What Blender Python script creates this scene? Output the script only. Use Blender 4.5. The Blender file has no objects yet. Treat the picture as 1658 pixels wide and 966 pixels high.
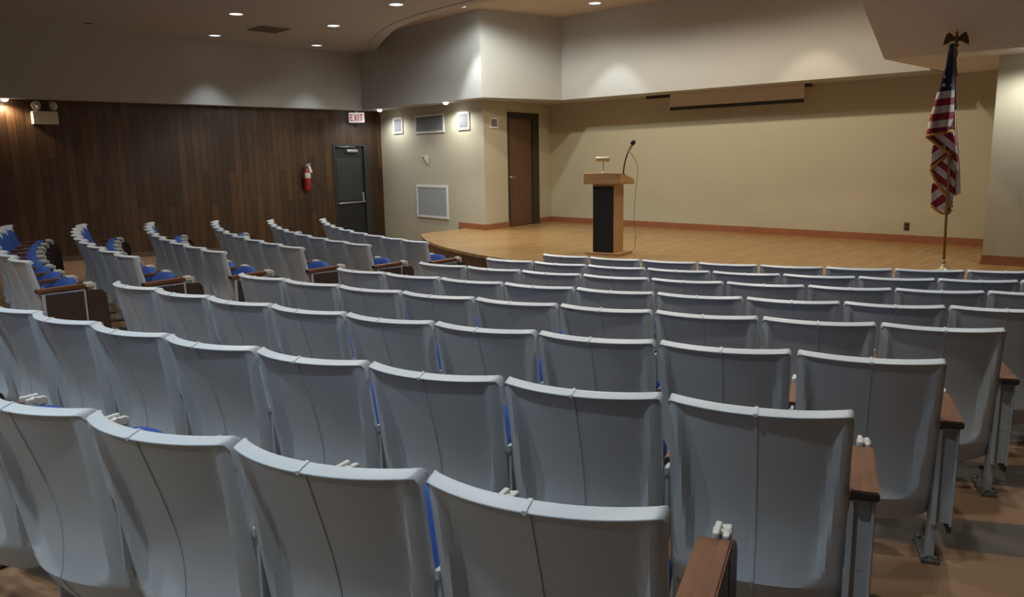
import bpy, bmesh, math, random
from mathutils import Vector, Matrix
PI = math.pi
S = bpy.context.scene
COL = S.collection

# ------------------------------------------------------------------ camera, world, exposure
ZO = 1.94                                   # eye height above the lowest floor (front of the house)
F_PX = 1279.09
cam_d = bpy.data.cameras.new('camera'); cam = bpy.data.objects.new('camera', cam_d); COL.objects.link(cam)
cam_d.sensor_width = 36; cam_d.sensor_fit = 'HORIZONTAL'; cam_d.lens = 36 * F_PX / 1658
cam_d.clip_start = 0.05
def camera_matrix(yaw, pitch, roll):
    a, p, r = map(math.radians, (yaw, pitch, roll))
    Fw = Vector((-math.sin(a), math.cos(a), 0)); Rt = Vector((math.cos(a), math.sin(a), 0)); U = Vector((0, 0, 1))
    F2 = Fw * math.cos(p) - U * math.sin(p); U2 = U * math.cos(p) + Fw * math.sin(p)
    R3 = Rt * math.cos(r) + U2 * math.sin(r); U3 = U2 * math.cos(r) - Rt * math.sin(r)
    return Matrix(((R3.x, U3.x, -F2.x, 0), (R3.y, U3.y, -F2.y, 0), (R3.z, U3.z, -F2.z, 0), (0, 0, 0, 1)))
cam.matrix_world = Matrix.Translation((0, 0, ZO)) @ camera_matrix(44.7983, 10.109, -0.9858)
S.camera = cam

w = bpy.data.worlds.new('world'); S.world = w; w.use_nodes = True
w.node_tree.nodes['Background'].inputs[0].default_value = (.5, .5, .5, 1)
w.node_tree.nodes['Background'].inputs[1].default_value = 0.02
S.view_settings.view_transform = 'Standard'; S.view_settings.look = 'None'
S.view_settings.gamma = 1; S.view_settings.use_curve_mapping = False
S.view_settings.exposure = 0.26

COOL = (.84, .92, 1.0); COLD = (.74, .88, 1.0); NEUT = (1.0, .95, .86); WARM = (1.0, .82, .60); STG = (1.0, .90, .74)
P_HOUSE, P_STAGE, P_WASH = 116, 92, 40       # lamp powers

# ------------------------------------------------------------------ materials
def mat(name, col, rough=.6, metal=0., spec=.5, noise=None, bump=None, emit=None):
    m = bpy.data.materials.new(name); m.use_nodes = True
    nt = m.node_tree; b = nt.nodes['Principled BSDF']
    b.inputs['Base Color'].default_value = (*col, 1); b.inputs['Roughness'].default_value = rough
    b.inputs['Metallic'].default_value = metal; b.inputs['Specular IOR Level'].default_value = spec
    tc = nt.nodes.new('ShaderNodeTexCoord')
    if noise:
        sc, amt = noise
        n = nt.nodes.new('ShaderNodeTexNoise'); n.inputs['Scale'].default_value = sc; n.inputs['Detail'].default_value = 6
        nt.links.new(tc.outputs['Object'], n.inputs['Vector'])
        mx = nt.nodes.new('ShaderNodeMix'); mx.data_type = 'RGBA'
        mx.inputs[6].default_value = (*[c * (1 - amt) for c in col], 1); mx.inputs[7].default_value = (*[min(1, c * (1 + amt)) for c in col], 1)
        nt.links.new(n.outputs['Fac'], mx.inputs[0]); nt.links.new(mx.outputs[2], b.inputs['Base Color'])
    if bump:
        sc, st, dist = bump
        n = nt.nodes.new('ShaderNodeTexNoise'); n.inputs['Scale'].default_value = sc; n.inputs['Detail'].default_value = 3
        nt.links.new(tc.outputs['Object'], n.inputs['Vector'])
        bp = nt.nodes.new('ShaderNodeBump'); bp.inputs['Strength'].default_value = st; bp.inputs['Distance'].default_value = dist
        nt.links.new(n.outputs['Fac'], bp.inputs['Height']); nt.links.new(bp.outputs[0], b.inputs['Normal'])
    if emit:
        b.inputs['Emission Color'].default_value = (*emit[0], 1); b.inputs['Emission Strength'].default_value = emit[1]
    return m

def planks(name, c1, c2, mortar, length, width, msize, axes, rough=.4, grain=0.35, spec=.5, bumpd=.002):
    """wood strips: axes = (index of the object axis along the strip, index of the axis across)"""
    m = bpy.data.materials.new(name); m.use_nodes = True
    nt = m.node_tree; b = nt.nodes['Principled BSDF']; N = nt.nodes.new; Lk = nt.links.new
    tc = N('ShaderNodeTexCoord'); sx = N('ShaderNodeSeparateXYZ'); cx = N('ShaderNodeCombineXYZ')
    Lk(tc.outputs['Object'], sx.inputs[0]); Lk(sx.outputs[axes[0]], cx.inputs[0]); Lk(sx.outputs[axes[1]], cx.inputs[1])
    br = N('ShaderNodeTexBrick'); br.offset = .37; br.offset_frequency = 2; br.squash = .72; br.squash_frequency = 3
    br.inputs['Color1'].default_value = (*c1, 1); br.inputs['Color2'].default_value = (*c2, 1); br.inputs['Mortar'].default_value = (*mortar, 1)
    br.inputs['Scale'].default_value = 1; br.inputs['Mortar Size'].default_value = msize; br.inputs['Mortar Smooth'].default_value = .3
    br.inputs['Brick Width'].default_value = length; br.inputs['Row Height'].default_value = width
    Lk(cx.outputs[0], br.inputs['Vector'])
    mp = N('ShaderNodeMapping'); mp.inputs['Scale'].default_value = (1.2, 22, 1); Lk(cx.outputs[0], mp.inputs[0])
    n = N('ShaderNodeTexNoise'); n.inputs['Scale'].default_value = 1.6; n.inputs['Detail'].default_value = 5; Lk(mp.outputs[0], n.inputs['Vector'])
    mr = N('ShaderNodeMapRange'); mr.inputs[1].default_value = .3; mr.inputs[2].default_value = .7; mr.inputs[3].default_value = 1 - grain; mr.inputs[4].default_value = 1 + grain * .6
    Lk(n.outputs['Fac'], mr.inputs[0])
    mx = N('ShaderNodeMix'); mx.data_type = 'RGBA'; mx.blend_type = 'MULTIPLY'; mx.inputs[0].default_value = 1
    Lk(br.outputs['Color'], mx.inputs[6]); Lk(mr.outputs[0], mx.inputs[7]); Lk(mx.outputs[2], b.inputs['Base Color'])
    b.inputs['Roughness'].default_value = rough; b.inputs['Specular IOR Level'].default_value = spec
    bp = N('ShaderNodeBump'); bp.inputs['Strength'].default_value = .6; bp.inputs['Distance'].default_value = bumpd; bp.invert = True
    Lk(br.outputs['Fac'], bp.inputs['Height']); Lk(bp.outputs[0], b.inputs['Normal'])
    return m

M = {}
M['panel'] = planks('walnut_panelling', (.098, .048, .020), (.038, .0185, .0085), (.014, .008, .005), 1.75, .145, .005, (2, 1), .38)
M['stage_floor'] = planks('oak_strip_floor', (.42, .245, .095), (.355, .20, .073), (.26, .14, .05), 1.3, .057, .0015, (1, 0), .27, .25)
M['fascia'] = planks('stage_front_wood', (.16, .085, .04), (.11, .058, .027), (.03, .016, .008), 3, .14, .006, (2, 0), .45)
M['beige'] = mat('beige_wall', (.52, .475, .34), .75, bump=(90, .25, .004), noise=(3, .03))
M['plaster'] = mat('white_plaster', (.455, .455, .43), .85, bump=(70, .35, .006))
M['ceiling'] = mat('textured_ceiling', (.48, .455, .43), .9, bump=(45, .5, .010))
M['popcorn'] = mat('popcorn_plaster', (.74, .71, .67), .9, bump=(32, 1., .03))
M['stage_ceiling'] = mat('stage_ceiling', (.60, .50, .38), .85, bump=(60, .3, .006))
M['base_red'] = mat('cherry_baseboard', (.33, .125, .055), .45, noise=(8, .2))
M['base_dark'] = mat('brown_baseboard', (.095, .06, .04), .6)
M['dark_frame'] = mat('dark_door_frame', (.028, .025, .022), .5)
M['door_wood'] = planks('brown_veneer_door', (.135, .072, .034), (.125, .066, .031), (.13, .07, .033), 9, 3, 0, (2, 0), .45, .25)
M['steel_door'] = mat('charcoal_door', (.014, .015, .0145), .45)
M['door_panel'] = mat('grey_door_panel', (.030, .032, .031), .4)
M['metal'] = mat('brushed_metal', (.55, .55, .54), .35, .9)
M['white_paint'] = mat('white_paint', (.74, .73, .70), .5)
M['grille'] = mat('grey_grille', (.23, .235, .24), .6)
M['grille_slat'] = mat('grey_louvre', (.47, .48, .475), .5, 0)
M['cream'] = mat('cream_casing', (.66, .60, .46), .5)
M['black'] = mat('black_plastic', (.012, .012, .013), .45)
M['black_cloth'] = mat('black_speaker_cloth', (.016, .0155, .015), .9, bump=(400, .4, .002))
M['oak'] = planks('golden_oak', (.56, .32, .13), (.53, .30, .12), (.5, .28, .11), 9, 9, 0, (0, 2), .4, .3)
M['oak_v'] = planks('golden_oak_upright', (.56, .32, .13), (.53, .30, .12), (.5, .28, .11), 9, 9, 0, (2, 0), .4, .3)
M['brass'] = mat('brass', (.55, .47, .30), .45, .5)
M['old_brass'] = mat('antique_brass', (.25, .17, .07), .4, .85)
M['red'] = mat('extinguisher_red', (.30, .012, .016), .35)
M['paper'] = mat('paper_tag', (.72, .70, .66), .8)
M['sign_white'] = mat('sign_face', (.75, .70, .68), .5, emit=((1, .92, .92), .30))
M['sign_red'] = mat('sign_letter', (.55, .03, .05), .5, emit=((.8, .03, .06), .12))
M['glass'] = mat('lamp_glass', (.75, .76, .75), .12, .6)
M['screen'] = mat('screen_fabric', (.66, .57, .44), .8)
M['bracket'] = mat('cream_bracket', (.56, .555, .52), .45)
M['blue'] = mat('blue_upholstery', (.010, .054, .25), .85, noise=(60, .12), bump=(250, .3, .002))
M['arm'] = planks('walnut_armrest', (.17, .068, .029), (.155, .062, .026), (.13, .05, .02), 9, 9, 0, (1, 0), .55, .35, .3)
M['arm_edge'] = mat('dark_armrest_edge', (.022, .020, .019), .5)
M['tablet'] = mat('dark_brown_laminate', (.046, .031, .024), .42, noise=(6, .15))
M['post'] = mat('grey_painted_steel', (.40, .43, .45), .45, noise=(12, .08))
M['foot'] = mat('worn_steel_foot', (.16, .155, .145), .5, .4, noise=(40, .5))
M['rope'] = mat('cable_grey', (.22, .18, .12), .7)

def shell_mat(name, stain):
    m = bpy.data.materials.new(name); m.use_nodes = True
    nt = m.node_tree; b = nt.nodes['Principled BSDF']; N = nt.nodes.new; Lk = nt.links.new
    tc = N('ShaderNodeTexCoord'); n = N('ShaderNodeTexNoise'); n.inputs['Scale'].default_value = 5; n.inputs['Detail'].default_value = 5
    Lk(tc.outputs['Object'], n.inputs['Vector'])
    mx = N('ShaderNodeMix'); mx.data_type = 'RGBA'
    mx.inputs[6].default_value = (.465, .505, .535, 1); mx.inputs[7].default_value = (.54, .575, .60, 1)
    Lk(n.outputs['Fac'], mx.inputs[0]); out = mx.outputs[2]
    if stain:
        sx = N('ShaderNodeSeparateXYZ'); Lk(tc.outputs['Object'], sx.inputs[0])
        ad = N('ShaderNodeMath'); ad.operation = 'MULTIPLY_ADD'; Lk(n.outputs['Fac'], ad.inputs[0]); ad.inputs[1].default_value = .5; Lk(sx.outputs[2], ad.inputs[2])
        mr = N('ShaderNodeMapRange'); mr.inputs[1].default_value = .45; mr.inputs[2].default_value = .62; mr.inputs[3].default_value = .75; mr.inputs[4].default_value = 0
        Lk(ad.outputs[0], mr.inputs[0])
        m2 = N('ShaderNodeMix'); m2.data_type = 'RGBA'; Lk(mr.outputs[0], m2.inputs[0]); Lk(out, m2.inputs[6]); m2.inputs[7].default_value = (.42, .34, .21, 1)
        out = m2.outputs[2]
    Lk(out, b.inputs['Base Color'])
    b.inputs['Roughness'].default_value = .42; b.inputs['Specular IOR Level'].default_value = .45
    return m
M['shell'] = shell_mat('blue_grey_shell_plastic', False)
M['shell_stained'] = shell_mat('stained_shell_plastic', True)

# ------------------------------------------------------------------ mesh helpers
def link(name, bm, m, parent=None, smooth=False):
    bmesh.ops.recalc_face_normals(bm, faces=bm.faces[:])
    me = bpy.data.meshes.new(name); bm.to_mesh(me); bm.free()
    for mm in (m if isinstance(m, (list, tuple)) else [m]): me.materials.append(mm)
    if smooth:
        for p in me.polygons: p.use_smooth = True
        me.set_sharp_from_angle(angle=math.radians(30))
    o = bpy.data.objects.new(name, me); COL.objects.link(o)
    if parent: o.parent = parent
    return o
def tag(o, label, cat, group=None):
    o['label'] = label; o['category'] = cat
    if group: o['group'] = group
    return o
def thing(name, label, cat, loc=(0, 0, 0), rz=0, group=None):
    o = bpy.data.objects.new(name, None); COL.objects.link(o); o.location = loc; o.rotation_euler = (0, 0, rz)
    o.empty_display_size = .1
    return tag(o, label, cat, group)
def struct(name, bm, m, label=None, smooth=False, parent=None):
    o = link(name, bm, m, parent, smooth)
    if not parent:
        o['kind'] = 'structure'
        if label: o['label'] = label
    return o
def box(bm, x0, x1, y0, y1, z0, z1, bev=0, mi=0, mtx=None, seg=2):
    r = bmesh.ops.create_cube(bm, size=1); vs = r['verts']
    for v in vs:
        v.co = Vector(((x0 + x1) / 2 + v.co.x * (x1 - x0), (y0 + y1) / 2 + v.co.y * (y1 - y0), (z0 + z1) / 2 + v.co.z * (z1 - z0)))
    fs = set(f for v in vs for f in v.link_faces)
    if bev:
        es = set(e for f in fs for e in f.edges)
        r = bmesh.ops.bevel(bm, geom=list(es), offset=bev, segments=seg, affect='EDGES', profile=.5)
        fs = set(f for f in fs if f.is_valid) | set(r['faces'])
        vs = list(set(v for f in fs for v in f.verts))
    for f in fs: f.material_index = mi
    if mtx is not None:
        for v in vs: v.co = mtx @ v.co
    return bm
def prism(bm, pts, z0, z1, mi=0):
    """pts: outline (x, y) -> closed solid between z0 and z1"""
    lo = [bm.verts.new((x, y, z0)) for x, y in pts]; hi = [bm.verts.new((x, y, z1)) for x, y in pts]
    n = len(pts); fs = [bm.faces.new(lo), bm.faces.new(hi)]
    for i in range(n): fs.append(bm.faces.new((lo[i], lo[(i + 1) % n], hi[(i + 1) % n], hi[i])))
    for f in fs: f.material_index = mi
    return bm
def extrude_poly(bm, pts3, d, mi=0):
    d = Vector(d); a = [bm.verts.new(p) for p in pts3]; b = [bm.verts.new(Vector(p) + d) for p in pts3]; n = len(a)
    fs = [bm.faces.new(a), bm.faces.new(b)]
    for i in range(n): fs.append(bm.faces.new((a[i], a[(i + 1) % n], b[(i + 1) % n], b[i])))
    for f in fs: f.material_index = mi
    return bm
def tube(bm, pts, r, n=10, mi=0, cap=True):
    pts = [Vector(p) for p in pts]; rs = r if isinstance(r, (list, tuple)) else [r] * len(pts)
    rings = []; up = Vector((.13, .29, 1)).normalized()
    for i, p in enumerate(pts):
        t = (pts[min(i + 1, len(pts) - 1)] - pts[max(i - 1, 0)]).normalized()
        a = t.cross(up)
        if a.length < .05: a = t.cross(Vector((1, 0, 0)))
        a.normalize(); b = t.cross(a)
        rings.append([bm.verts.new(p + (a * math.cos(2 * PI * k / n) + b * math.sin(2 * PI * k / n)) * rs[i]) for k in range(n)])
    for i in range(len(rings) - 1):
        for k in range(n):
            f = bm.faces.new((rings[i][k], rings[i][(k + 1) % n], rings[i + 1][(k + 1) % n], rings[i + 1][k])); f.material_index = mi; f.smooth = True
    if cap:
        for rg in (rings[0], rings[-1]): f = bm.faces.new(rg); f.material_index = mi
    return bm
def lathe(bm, prof, c=(0, 0, 0), n=24, mtx=None, mi=0, cap=True):
    """prof: (radius, z) list"""
    c = Vector(c); rings = []
    for r, z in prof:
        rings.append([bm.verts.new(c + Vector((max(r, 1e-4) * math.cos(2 * PI * k / n), max(r, 1e-4) * math.sin(2 * PI * k / n), z))) for k in range(n)])
    for i in range(len(rings) - 1):
        for k in range(n):
            f = bm.faces.new((rings[i][k], rings[i][(k + 1) % n], rings[i + 1][(k + 1) % n], rings[i + 1][k])); f.smooth = True; f.material_index = mi
    if cap:
        for rg in (rings[0], rings[-1]): bm.faces.new(rg).material_index = mi
    if mtx is not None:
        for rg in rings:
            for v in rg: v.co = mtx @ v.co
    return bm
def sm(x, a, b):
    t = max(0., min(1., (x - a) / (b - a))); return t * t * (3 - 2 * t)
B = bmesh.new

# ------------------------------------------------------------------ the room (z up from the floor at the stage front)
CX, CY = -7.0675, 16.1043                   # centre of the seating arcs
XL, XR = -15.84, 2.0
YB, YREAR = 13.458, -4.2
Z_ST = ZO - 1.4456                          # stage
Z_SOF = ZO + 1.131                          # soffit underside
Z_CE = ZO + 2.398                           # house ceiling
Z_SC = ZO + 2.73                            # stage ceiling
CH = .865                                   # chair height
FL = (XL, 11.58); FC = (-11.685, 11.045)    # left front wall, its corner
SB = (-12.05, YB)                           # back corner
PC = (-2.80, 11.39); PR = (XR, 11.95); SBR = (-2.44, YB)
def floor_z(x, y):
    r = max(math.hypot(x - CX, y - CY), 8.15)
    return ZO - 1.0036 + .0515 * (min(r, 19) - 10) - CH - .09 * sm(-13 - x, 0, 2.5) - .06 * sm(x + .5, 0, 2.0)

# floor: raked carpet with grey strips under the rows, chair shadow mostly painted into their colour
fm = bpy.data.materials.new('carpet'); fm.use_nodes = True
nt = fm.node_tree; N = nt.nodes.new; Lk = nt.links.new; bs = nt.nodes['Principled BSDF']
tc = N('ShaderNodeTexCoord'); sx = N('ShaderNodeSeparateXYZ'); Lk(tc.outputs['Object'], sx.inputs[0])
def mth(op, a, b=None, c=None):
    n = N('ShaderNodeMath'); n.operation = op
    for i, v in enumerate((a, b, c)):
        if v is None: continue
        if isinstance(v, (int, float)): n.inputs[i].default_value = v
        else: Lk(v, n.inputs[i])
    return n.outputs[0]
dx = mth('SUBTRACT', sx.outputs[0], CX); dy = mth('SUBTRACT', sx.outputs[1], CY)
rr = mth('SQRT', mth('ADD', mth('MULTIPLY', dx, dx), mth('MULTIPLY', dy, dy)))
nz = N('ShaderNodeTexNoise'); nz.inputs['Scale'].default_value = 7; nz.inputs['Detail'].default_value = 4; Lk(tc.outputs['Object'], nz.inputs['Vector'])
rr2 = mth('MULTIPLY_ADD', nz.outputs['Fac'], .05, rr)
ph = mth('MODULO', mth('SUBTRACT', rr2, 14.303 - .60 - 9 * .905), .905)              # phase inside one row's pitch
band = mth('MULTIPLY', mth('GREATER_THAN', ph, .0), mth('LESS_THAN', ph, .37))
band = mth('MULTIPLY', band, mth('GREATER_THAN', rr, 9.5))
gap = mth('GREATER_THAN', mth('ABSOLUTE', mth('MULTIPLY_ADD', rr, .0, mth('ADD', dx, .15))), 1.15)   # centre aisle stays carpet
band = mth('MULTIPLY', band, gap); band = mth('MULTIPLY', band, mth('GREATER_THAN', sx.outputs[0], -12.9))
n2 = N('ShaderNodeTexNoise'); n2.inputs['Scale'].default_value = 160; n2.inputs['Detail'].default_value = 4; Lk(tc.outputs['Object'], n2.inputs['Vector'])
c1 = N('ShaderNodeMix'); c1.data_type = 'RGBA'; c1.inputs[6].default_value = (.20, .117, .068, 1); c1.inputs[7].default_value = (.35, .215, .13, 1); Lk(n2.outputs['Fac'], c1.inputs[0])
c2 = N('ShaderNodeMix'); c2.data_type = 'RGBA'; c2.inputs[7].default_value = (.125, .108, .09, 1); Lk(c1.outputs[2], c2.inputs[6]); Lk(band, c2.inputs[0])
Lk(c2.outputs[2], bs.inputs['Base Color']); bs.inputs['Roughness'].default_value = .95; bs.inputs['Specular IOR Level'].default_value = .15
bp = N('ShaderNodeBump'); bp.inputs['Strength'].default_value = .5; bp.inputs['Distance'].default_value = .006; Lk(n2.outputs['Fac'], bp.inputs['Height']); Lk(bp.outputs[0], bs.inputs['Normal'])
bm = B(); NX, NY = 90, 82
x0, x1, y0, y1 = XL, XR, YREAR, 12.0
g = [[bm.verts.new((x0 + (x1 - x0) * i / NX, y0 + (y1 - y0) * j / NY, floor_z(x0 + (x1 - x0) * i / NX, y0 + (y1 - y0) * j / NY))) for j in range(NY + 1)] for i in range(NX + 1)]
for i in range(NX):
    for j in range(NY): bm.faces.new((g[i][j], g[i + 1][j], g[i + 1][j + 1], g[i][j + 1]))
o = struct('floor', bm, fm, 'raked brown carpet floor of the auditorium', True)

# stage
def arc_y(x, R): return CY - math.sqrt(R * R - (x - CX) ** 2)
R_ST = 8.15
xs = [-12.2 + (10.26) * i / 40 for i in range(41)]
front = [(x, arc_y(x, R_ST)) for x in xs]
def wl(x): return FL[1] + (FC[1] - FL[1]) * (x - FL[0]) / (FC[0] - FL[0])
def wr(x): return PC[1] + (PR[1] - PC[1]) * (x - PC[0]) / (PR[0] - PC[0])
outline = front + [(-1.94, wr(-1.94)), PC, SBR, SB, FC, (-12.4, wl(-12.4))]
bm = prism(B(), outline, Z_ST - .045, Z_ST); 
st = struct('floor_stage', bm, M['stage_floor'], 'raised stage floor of golden oak strips')
st.name = 'stage_floor'
fr2 = [(x, arc_y(x, R_ST - .04)) for x in [xs[0] + .03 + (xs[-1] - xs[0] - .06) * i / 40 for i in range(41)]]
bm = prism(B(), fr2 + [(-1.98, wr(-1.98)), (-1.98 - .1, wr(-2.0)), (-2.1, fr2[-3][1] + .1)] + [(x, y + .1) for x, y in fr2[-4:3:-1]] + [(-12.1, wl(-12.3) - .02), (-12.36, wl(-12.36) - .01)], -.02, Z_ST - .045)
struct('stage_front', bm, M['fascia'], 'curved stage front of dark vertical boards')

T = .15
def wall_seg(a, b, z0, z1, side, m, name, label):
    """vertical slab whose visible face runs a -> b; thickness goes to the left (+1) or right (-1) of a->b"""
    ax, ay = a; bx, by = b; L_ = math.hypot(bx - ax, by - ay); nx, ny = -(by - ay) / L_ * side * T, (bx - ax) / L_ * side * T
    if 'stage' in name: ny = .03
    return struct(name, prism(B(), [a, b, (bx + nx, by + ny), (ax + nx, ay + ny)], z0, z1), m, label)
EX0, EX1 = 10.21, 11.21                     # exit door opening along the left wall
wl_bm = B()
box(wl_bm, XL - T, XL, YREAR, EX0, -.2, Z_SOF + .0); box(wl_bm, XL - T, XL, EX1, 11.75, -.2, Z_SOF); box(wl_bm, XL - T, XL, EX0, EX1, ZO + .39, Z_SOF)
struct('wall_left', wl_bm, M['panel'], 'left wall of dark vertical wood panelling')
struct('wall_front_left', prism(B(), [FL, FC, (FC[0] - .023, FC[1] + .148), (FL[0], FL[1] + .15)], -.1, Z_SC), M['beige'], 'beige wall left of the stage')
# left splay with the stage door opening
def on_splay(t): return (FC[0] + (SB[0] - FC[0]) * t, FC[1] + (SB[1] - FC[1]) * t)
t0 = (11.83 - FC[1]) / (SB[1] - FC[1]); t1 = (12.96 - FC[1]) / (SB[1] - FC[1])
DZ = ZO + .925
for nm, a, b, z0_, z1_ in (('wall_stage_left', on_splay(0), on_splay(t0), Z_ST, Z_SC), ('wall_stage_left', on_splay(t1), on_splay(1), Z_ST, Z_SC), ('wall_stage_left', on_splay(t0), on_splay(t1), DZ, Z_SC)):
    wall_seg(a, b, z0_, z1_, 1, M['beige'], nm, 'beige side wall of the stage around the brown door')
wall_seg((SB[0] - .2, YB), (SBR[0] + .2, YB), Z_ST, Z_SC, 1, M['beige'], 'wall_back', 'beige back wall of the stage')
wall_seg(SBR, PC, Z_ST, Z_SC, 1, M['beige'], 'wall_stage_right', 'beige right side wall of the stage')
struct('wall_front_right', prism(B(), [PC, PR, (PR[0], PR[1] + .15), (PC[0] + .026, PC[1] + .15)], -.1, Z_SC), M['beige'], 'beige wall right of the stage')
struct('wall_right', box(B(), XR, XR + T, YREAR, 12.0, -.2, Z_CE), M['panel'], 'right wall of wood panelling')
struct('wall_rear', box(B(), XL, XR, YREAR - T, YREAR, -.2, Z_CE), M['plaster'], 'rear wall of the auditorium')

# ceilings
arc = [(-15.76, 11.19), (-15.05, 10.72), (-14.28, 10.25), (-13.2, 9.64), (-12.19, 9.16), (-11.11, 8.86), (-10.13, 8.74), (-9.2, 8.69), (-8.2, 8.66), (-7.24, 8.65)]
arc = arc + [(-14.48 - x, y) for x, y in arc[-2::-1]]
def smooth_arc(a, n=8):
    out = []
    for i in range(len(a) - 1):
        p0 = a[max(i - 1, 0)]; p1 = a[i]; p2 = a[i + 1]; p3 = a[min(i + 2, len(a) - 1)]
        for k in range(n):
            t = k / n
            out.append(tuple(.5 * (2 * p1[c] + (p2[c] - p0[c]) * t + (2 * p0[c] - 5 * p1[c] + 4 * p2[c] - p3[c]) * t * t + (3 * p1[c] - p0[c] - 3 * p2[c] + p3[c]) * t ** 3) for c in (0, 1)))
    return out + [a[-1]]
arcs = smooth_arc(arc, 6)
inner = []
for i, p in enumerate(arcs):
    a = arcs[max(i - 1, 0)]; b = arcs[min(i + 1, len(arcs) - 1)]; dx_, dy_ = b[0] - a[0], b[1] - a[1]; l = math.hypot(dx_, dy_)
    inner.append((p[0] - dy_ / l * .22, p[1] + dx_ / l * .22))
bm = prism(B(), [(XL - .1, YREAR), (XL - .1, 11.22)] + arcs + [(XR, 11.22), (XR, YREAR)], Z_CE, Z_CE + .05)
struct('ceiling', bm, M['ceiling'], 'low textured ceiling over the seats')
bm = prism(B(), arcs + inner[::-1], Z_CE - .012, Z_SC)
struct('trim_1', bm, M['ceiling'], 'curved lip where the house ceiling ends')
struct('ceiling_stage', prism(B(), inner + [(XR, 11.5), (XR, 13.5), (XL, 13.5), (XL, 11.5)], Z_SC, Z_SC + .05), M['stage_ceiling'], 'tan ceiling above the stage')

# soffits (bulkheads) : boxes with a face and an underside
XS = -15.60                                   # face of the left soffit
SFL = (-15.60, 10.90); SFC = (-11.21, 10.567); SFB = (-10.84, 12.45)
def solid(name, pts, z0, z1, m, label): return struct(name, prism(B(), pts, z0, z1), m, label)
solid('trim_2', [(XL, YREAR), (XS, YREAR), SFL, (XL, 10.92)], Z_SOF, Z_CE, M['plaster'], 'plain plaster bulkhead over the wood panelling')
solid('trim_3', [(XL, 10.92), SFL, SFC, FC, (XL, 11.58)], Z_SOF, Z_SC, M['plaster'], 'plaster bulkhead over the left beige wall')
solid('trim_4', [FC, SFC, SFB, (-3.95, 12.55), (-3.95, 13.45), (SB[0], 13.45)], Z_SOF, Z_SC, M['plaster'], 'plaster bulkhead over the back of the stage')
# right bulkhead: sloping face down to a flat underside
def sect(x, y, k=1.384): return [(x, y, Z_SOF), (x, y - (Z_CE - Z_SOF) * k, Z_CE), (x, 11.0, Z_CE + .3), (x, 13.45, Z_CE + .3), (x, 13.45, Z_SOF)]
bm = B(); a = [bm.verts.new(p) for p in sect(-3.88, 10.60)]; b = [bm.verts.new(p) for p in sect(XR, 10.95)]
bm.faces.new(a); bm.faces.new(b)
for i in range(5): bm.faces.new((a[i], a[(i + 1) % 5], b[(i + 1) % 5], b[i]))
struct('trim_5', bm, M['popcorn'], 'sloping rough plaster bulkhead on the right')

# baseboards
def base_seg(a, b, z, h, side, m, name, t=.022, ins=0):
    ax, ay = a; bx, by = b; L_ = math.hypot(bx - ax, by - ay); nx, ny = -(by - ay) / L_ * side * t, (bx - ax) / L_ * side * t
    bm = prism(B(), [a, b, (bx + nx, by + ny), (ax + nx, ay + ny)], z, z + h)
    prism(bm, [a, b, (bx + nx * 1.7, by + ny * 1.7), (ax + nx * 1.7, ay + ny * 1.7)], z, z + .022)
    return struct(name, bm, m, 'baseboard')
base_seg((-12.62, wl(-12.62)), FC, Z_ST, .115, -1, M['base_red'], 'baseboard_front_left')
base_seg(FC, on_splay(t0), Z_ST, .115, -1, M['base_red'], 'baseboard_stage_left')
base_seg(on_splay(t1), SB, Z_ST, .115, -1, M['base_red'], 'baseboard_stage_left')
base_seg(SB, SBR, Z_ST, .115, -1, M['base_red'], 'baseboard_back')
base_seg(PC, (-1.95, wr(-1.95)), Z_ST, .115, -1, M['base_red'], 'baseboard_front_right')
base_seg(SBR, (PC[0] + .004, PC[1] + .03), Z_ST, .115, -1, M['base_red'], 'baseboard_stage_right')
bm = B(); NB = 40
pts = [(YREAR + (EX0 - .02 - YREAR) * i / NB) for i in range(NB + 1)]
A_ = [[bm.verts.new((XL + dx_, y, floor_z(XL, y) + dz)) for dx_, dz in ((0, -.01), (.02, -.01), (.02, .10), (0, .10))] for y in pts]
for i in range(NB):
    for k in range(4): bm.faces.new((A_[i][k], A_[i][(k + 1) % 4], A_[i + 1][(k + 1) % 4], A_[i + 1][k]))
bm.faces.new(A_[0]); bm.faces.new(A_[-1])
struct('baseboard_left', bm, M['base_dark'], 'brown baseboard under the wood panelling')

# stage door (local x along the splay from the corner, y into the wall)
ang = math.atan2(SB[1] - FC[1], SB[0] - FC[0])
d1 = bpy.data.objects.new('door_1', None); COL.objects.link(d1); d1.location = (*on_splay(t0), Z_ST); d1.rotation_euler = (0, 0, ang)
d1['kind'] = 'structure'; d1['label'] = 'brown wooden stage door in a dark frame'
DW = math.hypot(SB[0] - FC[0], SB[1] - FC[1]) * (t1 - t0); DH = DZ - Z_ST
bm = B(); box(bm, 0, .055, -.02, .14, 0, DH, .004); box(bm, DW - .235, DW, -.02, .14, 0, DH, .004); box(bm, .055, DW - .235, -.02, .14, DH - .11, DH, .004)
link('door_frame', bm, M['dark_frame'], d1)
link('door_leaf', box(B(), .058, DW - .238, .02, .065, .008, DH - .114, .003), M['door_wood'], d1)
bm = B(); lathe(bm, [(.028, 0), (.028, .008), (.012, .012), (.012, .05)], (0, 0, 0), 16, Matrix.Translation((.125, .02, 1.04)) @ Matrix.Rotation(PI / 2, 4, 'X'))
tube(bm, [(.125, -.03, 1.04), (.17, -.034, 1.042), (.235, -.03, 1.035)], .010, 10)
link('door_handle', bm, M['metal'], d1)

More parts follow.
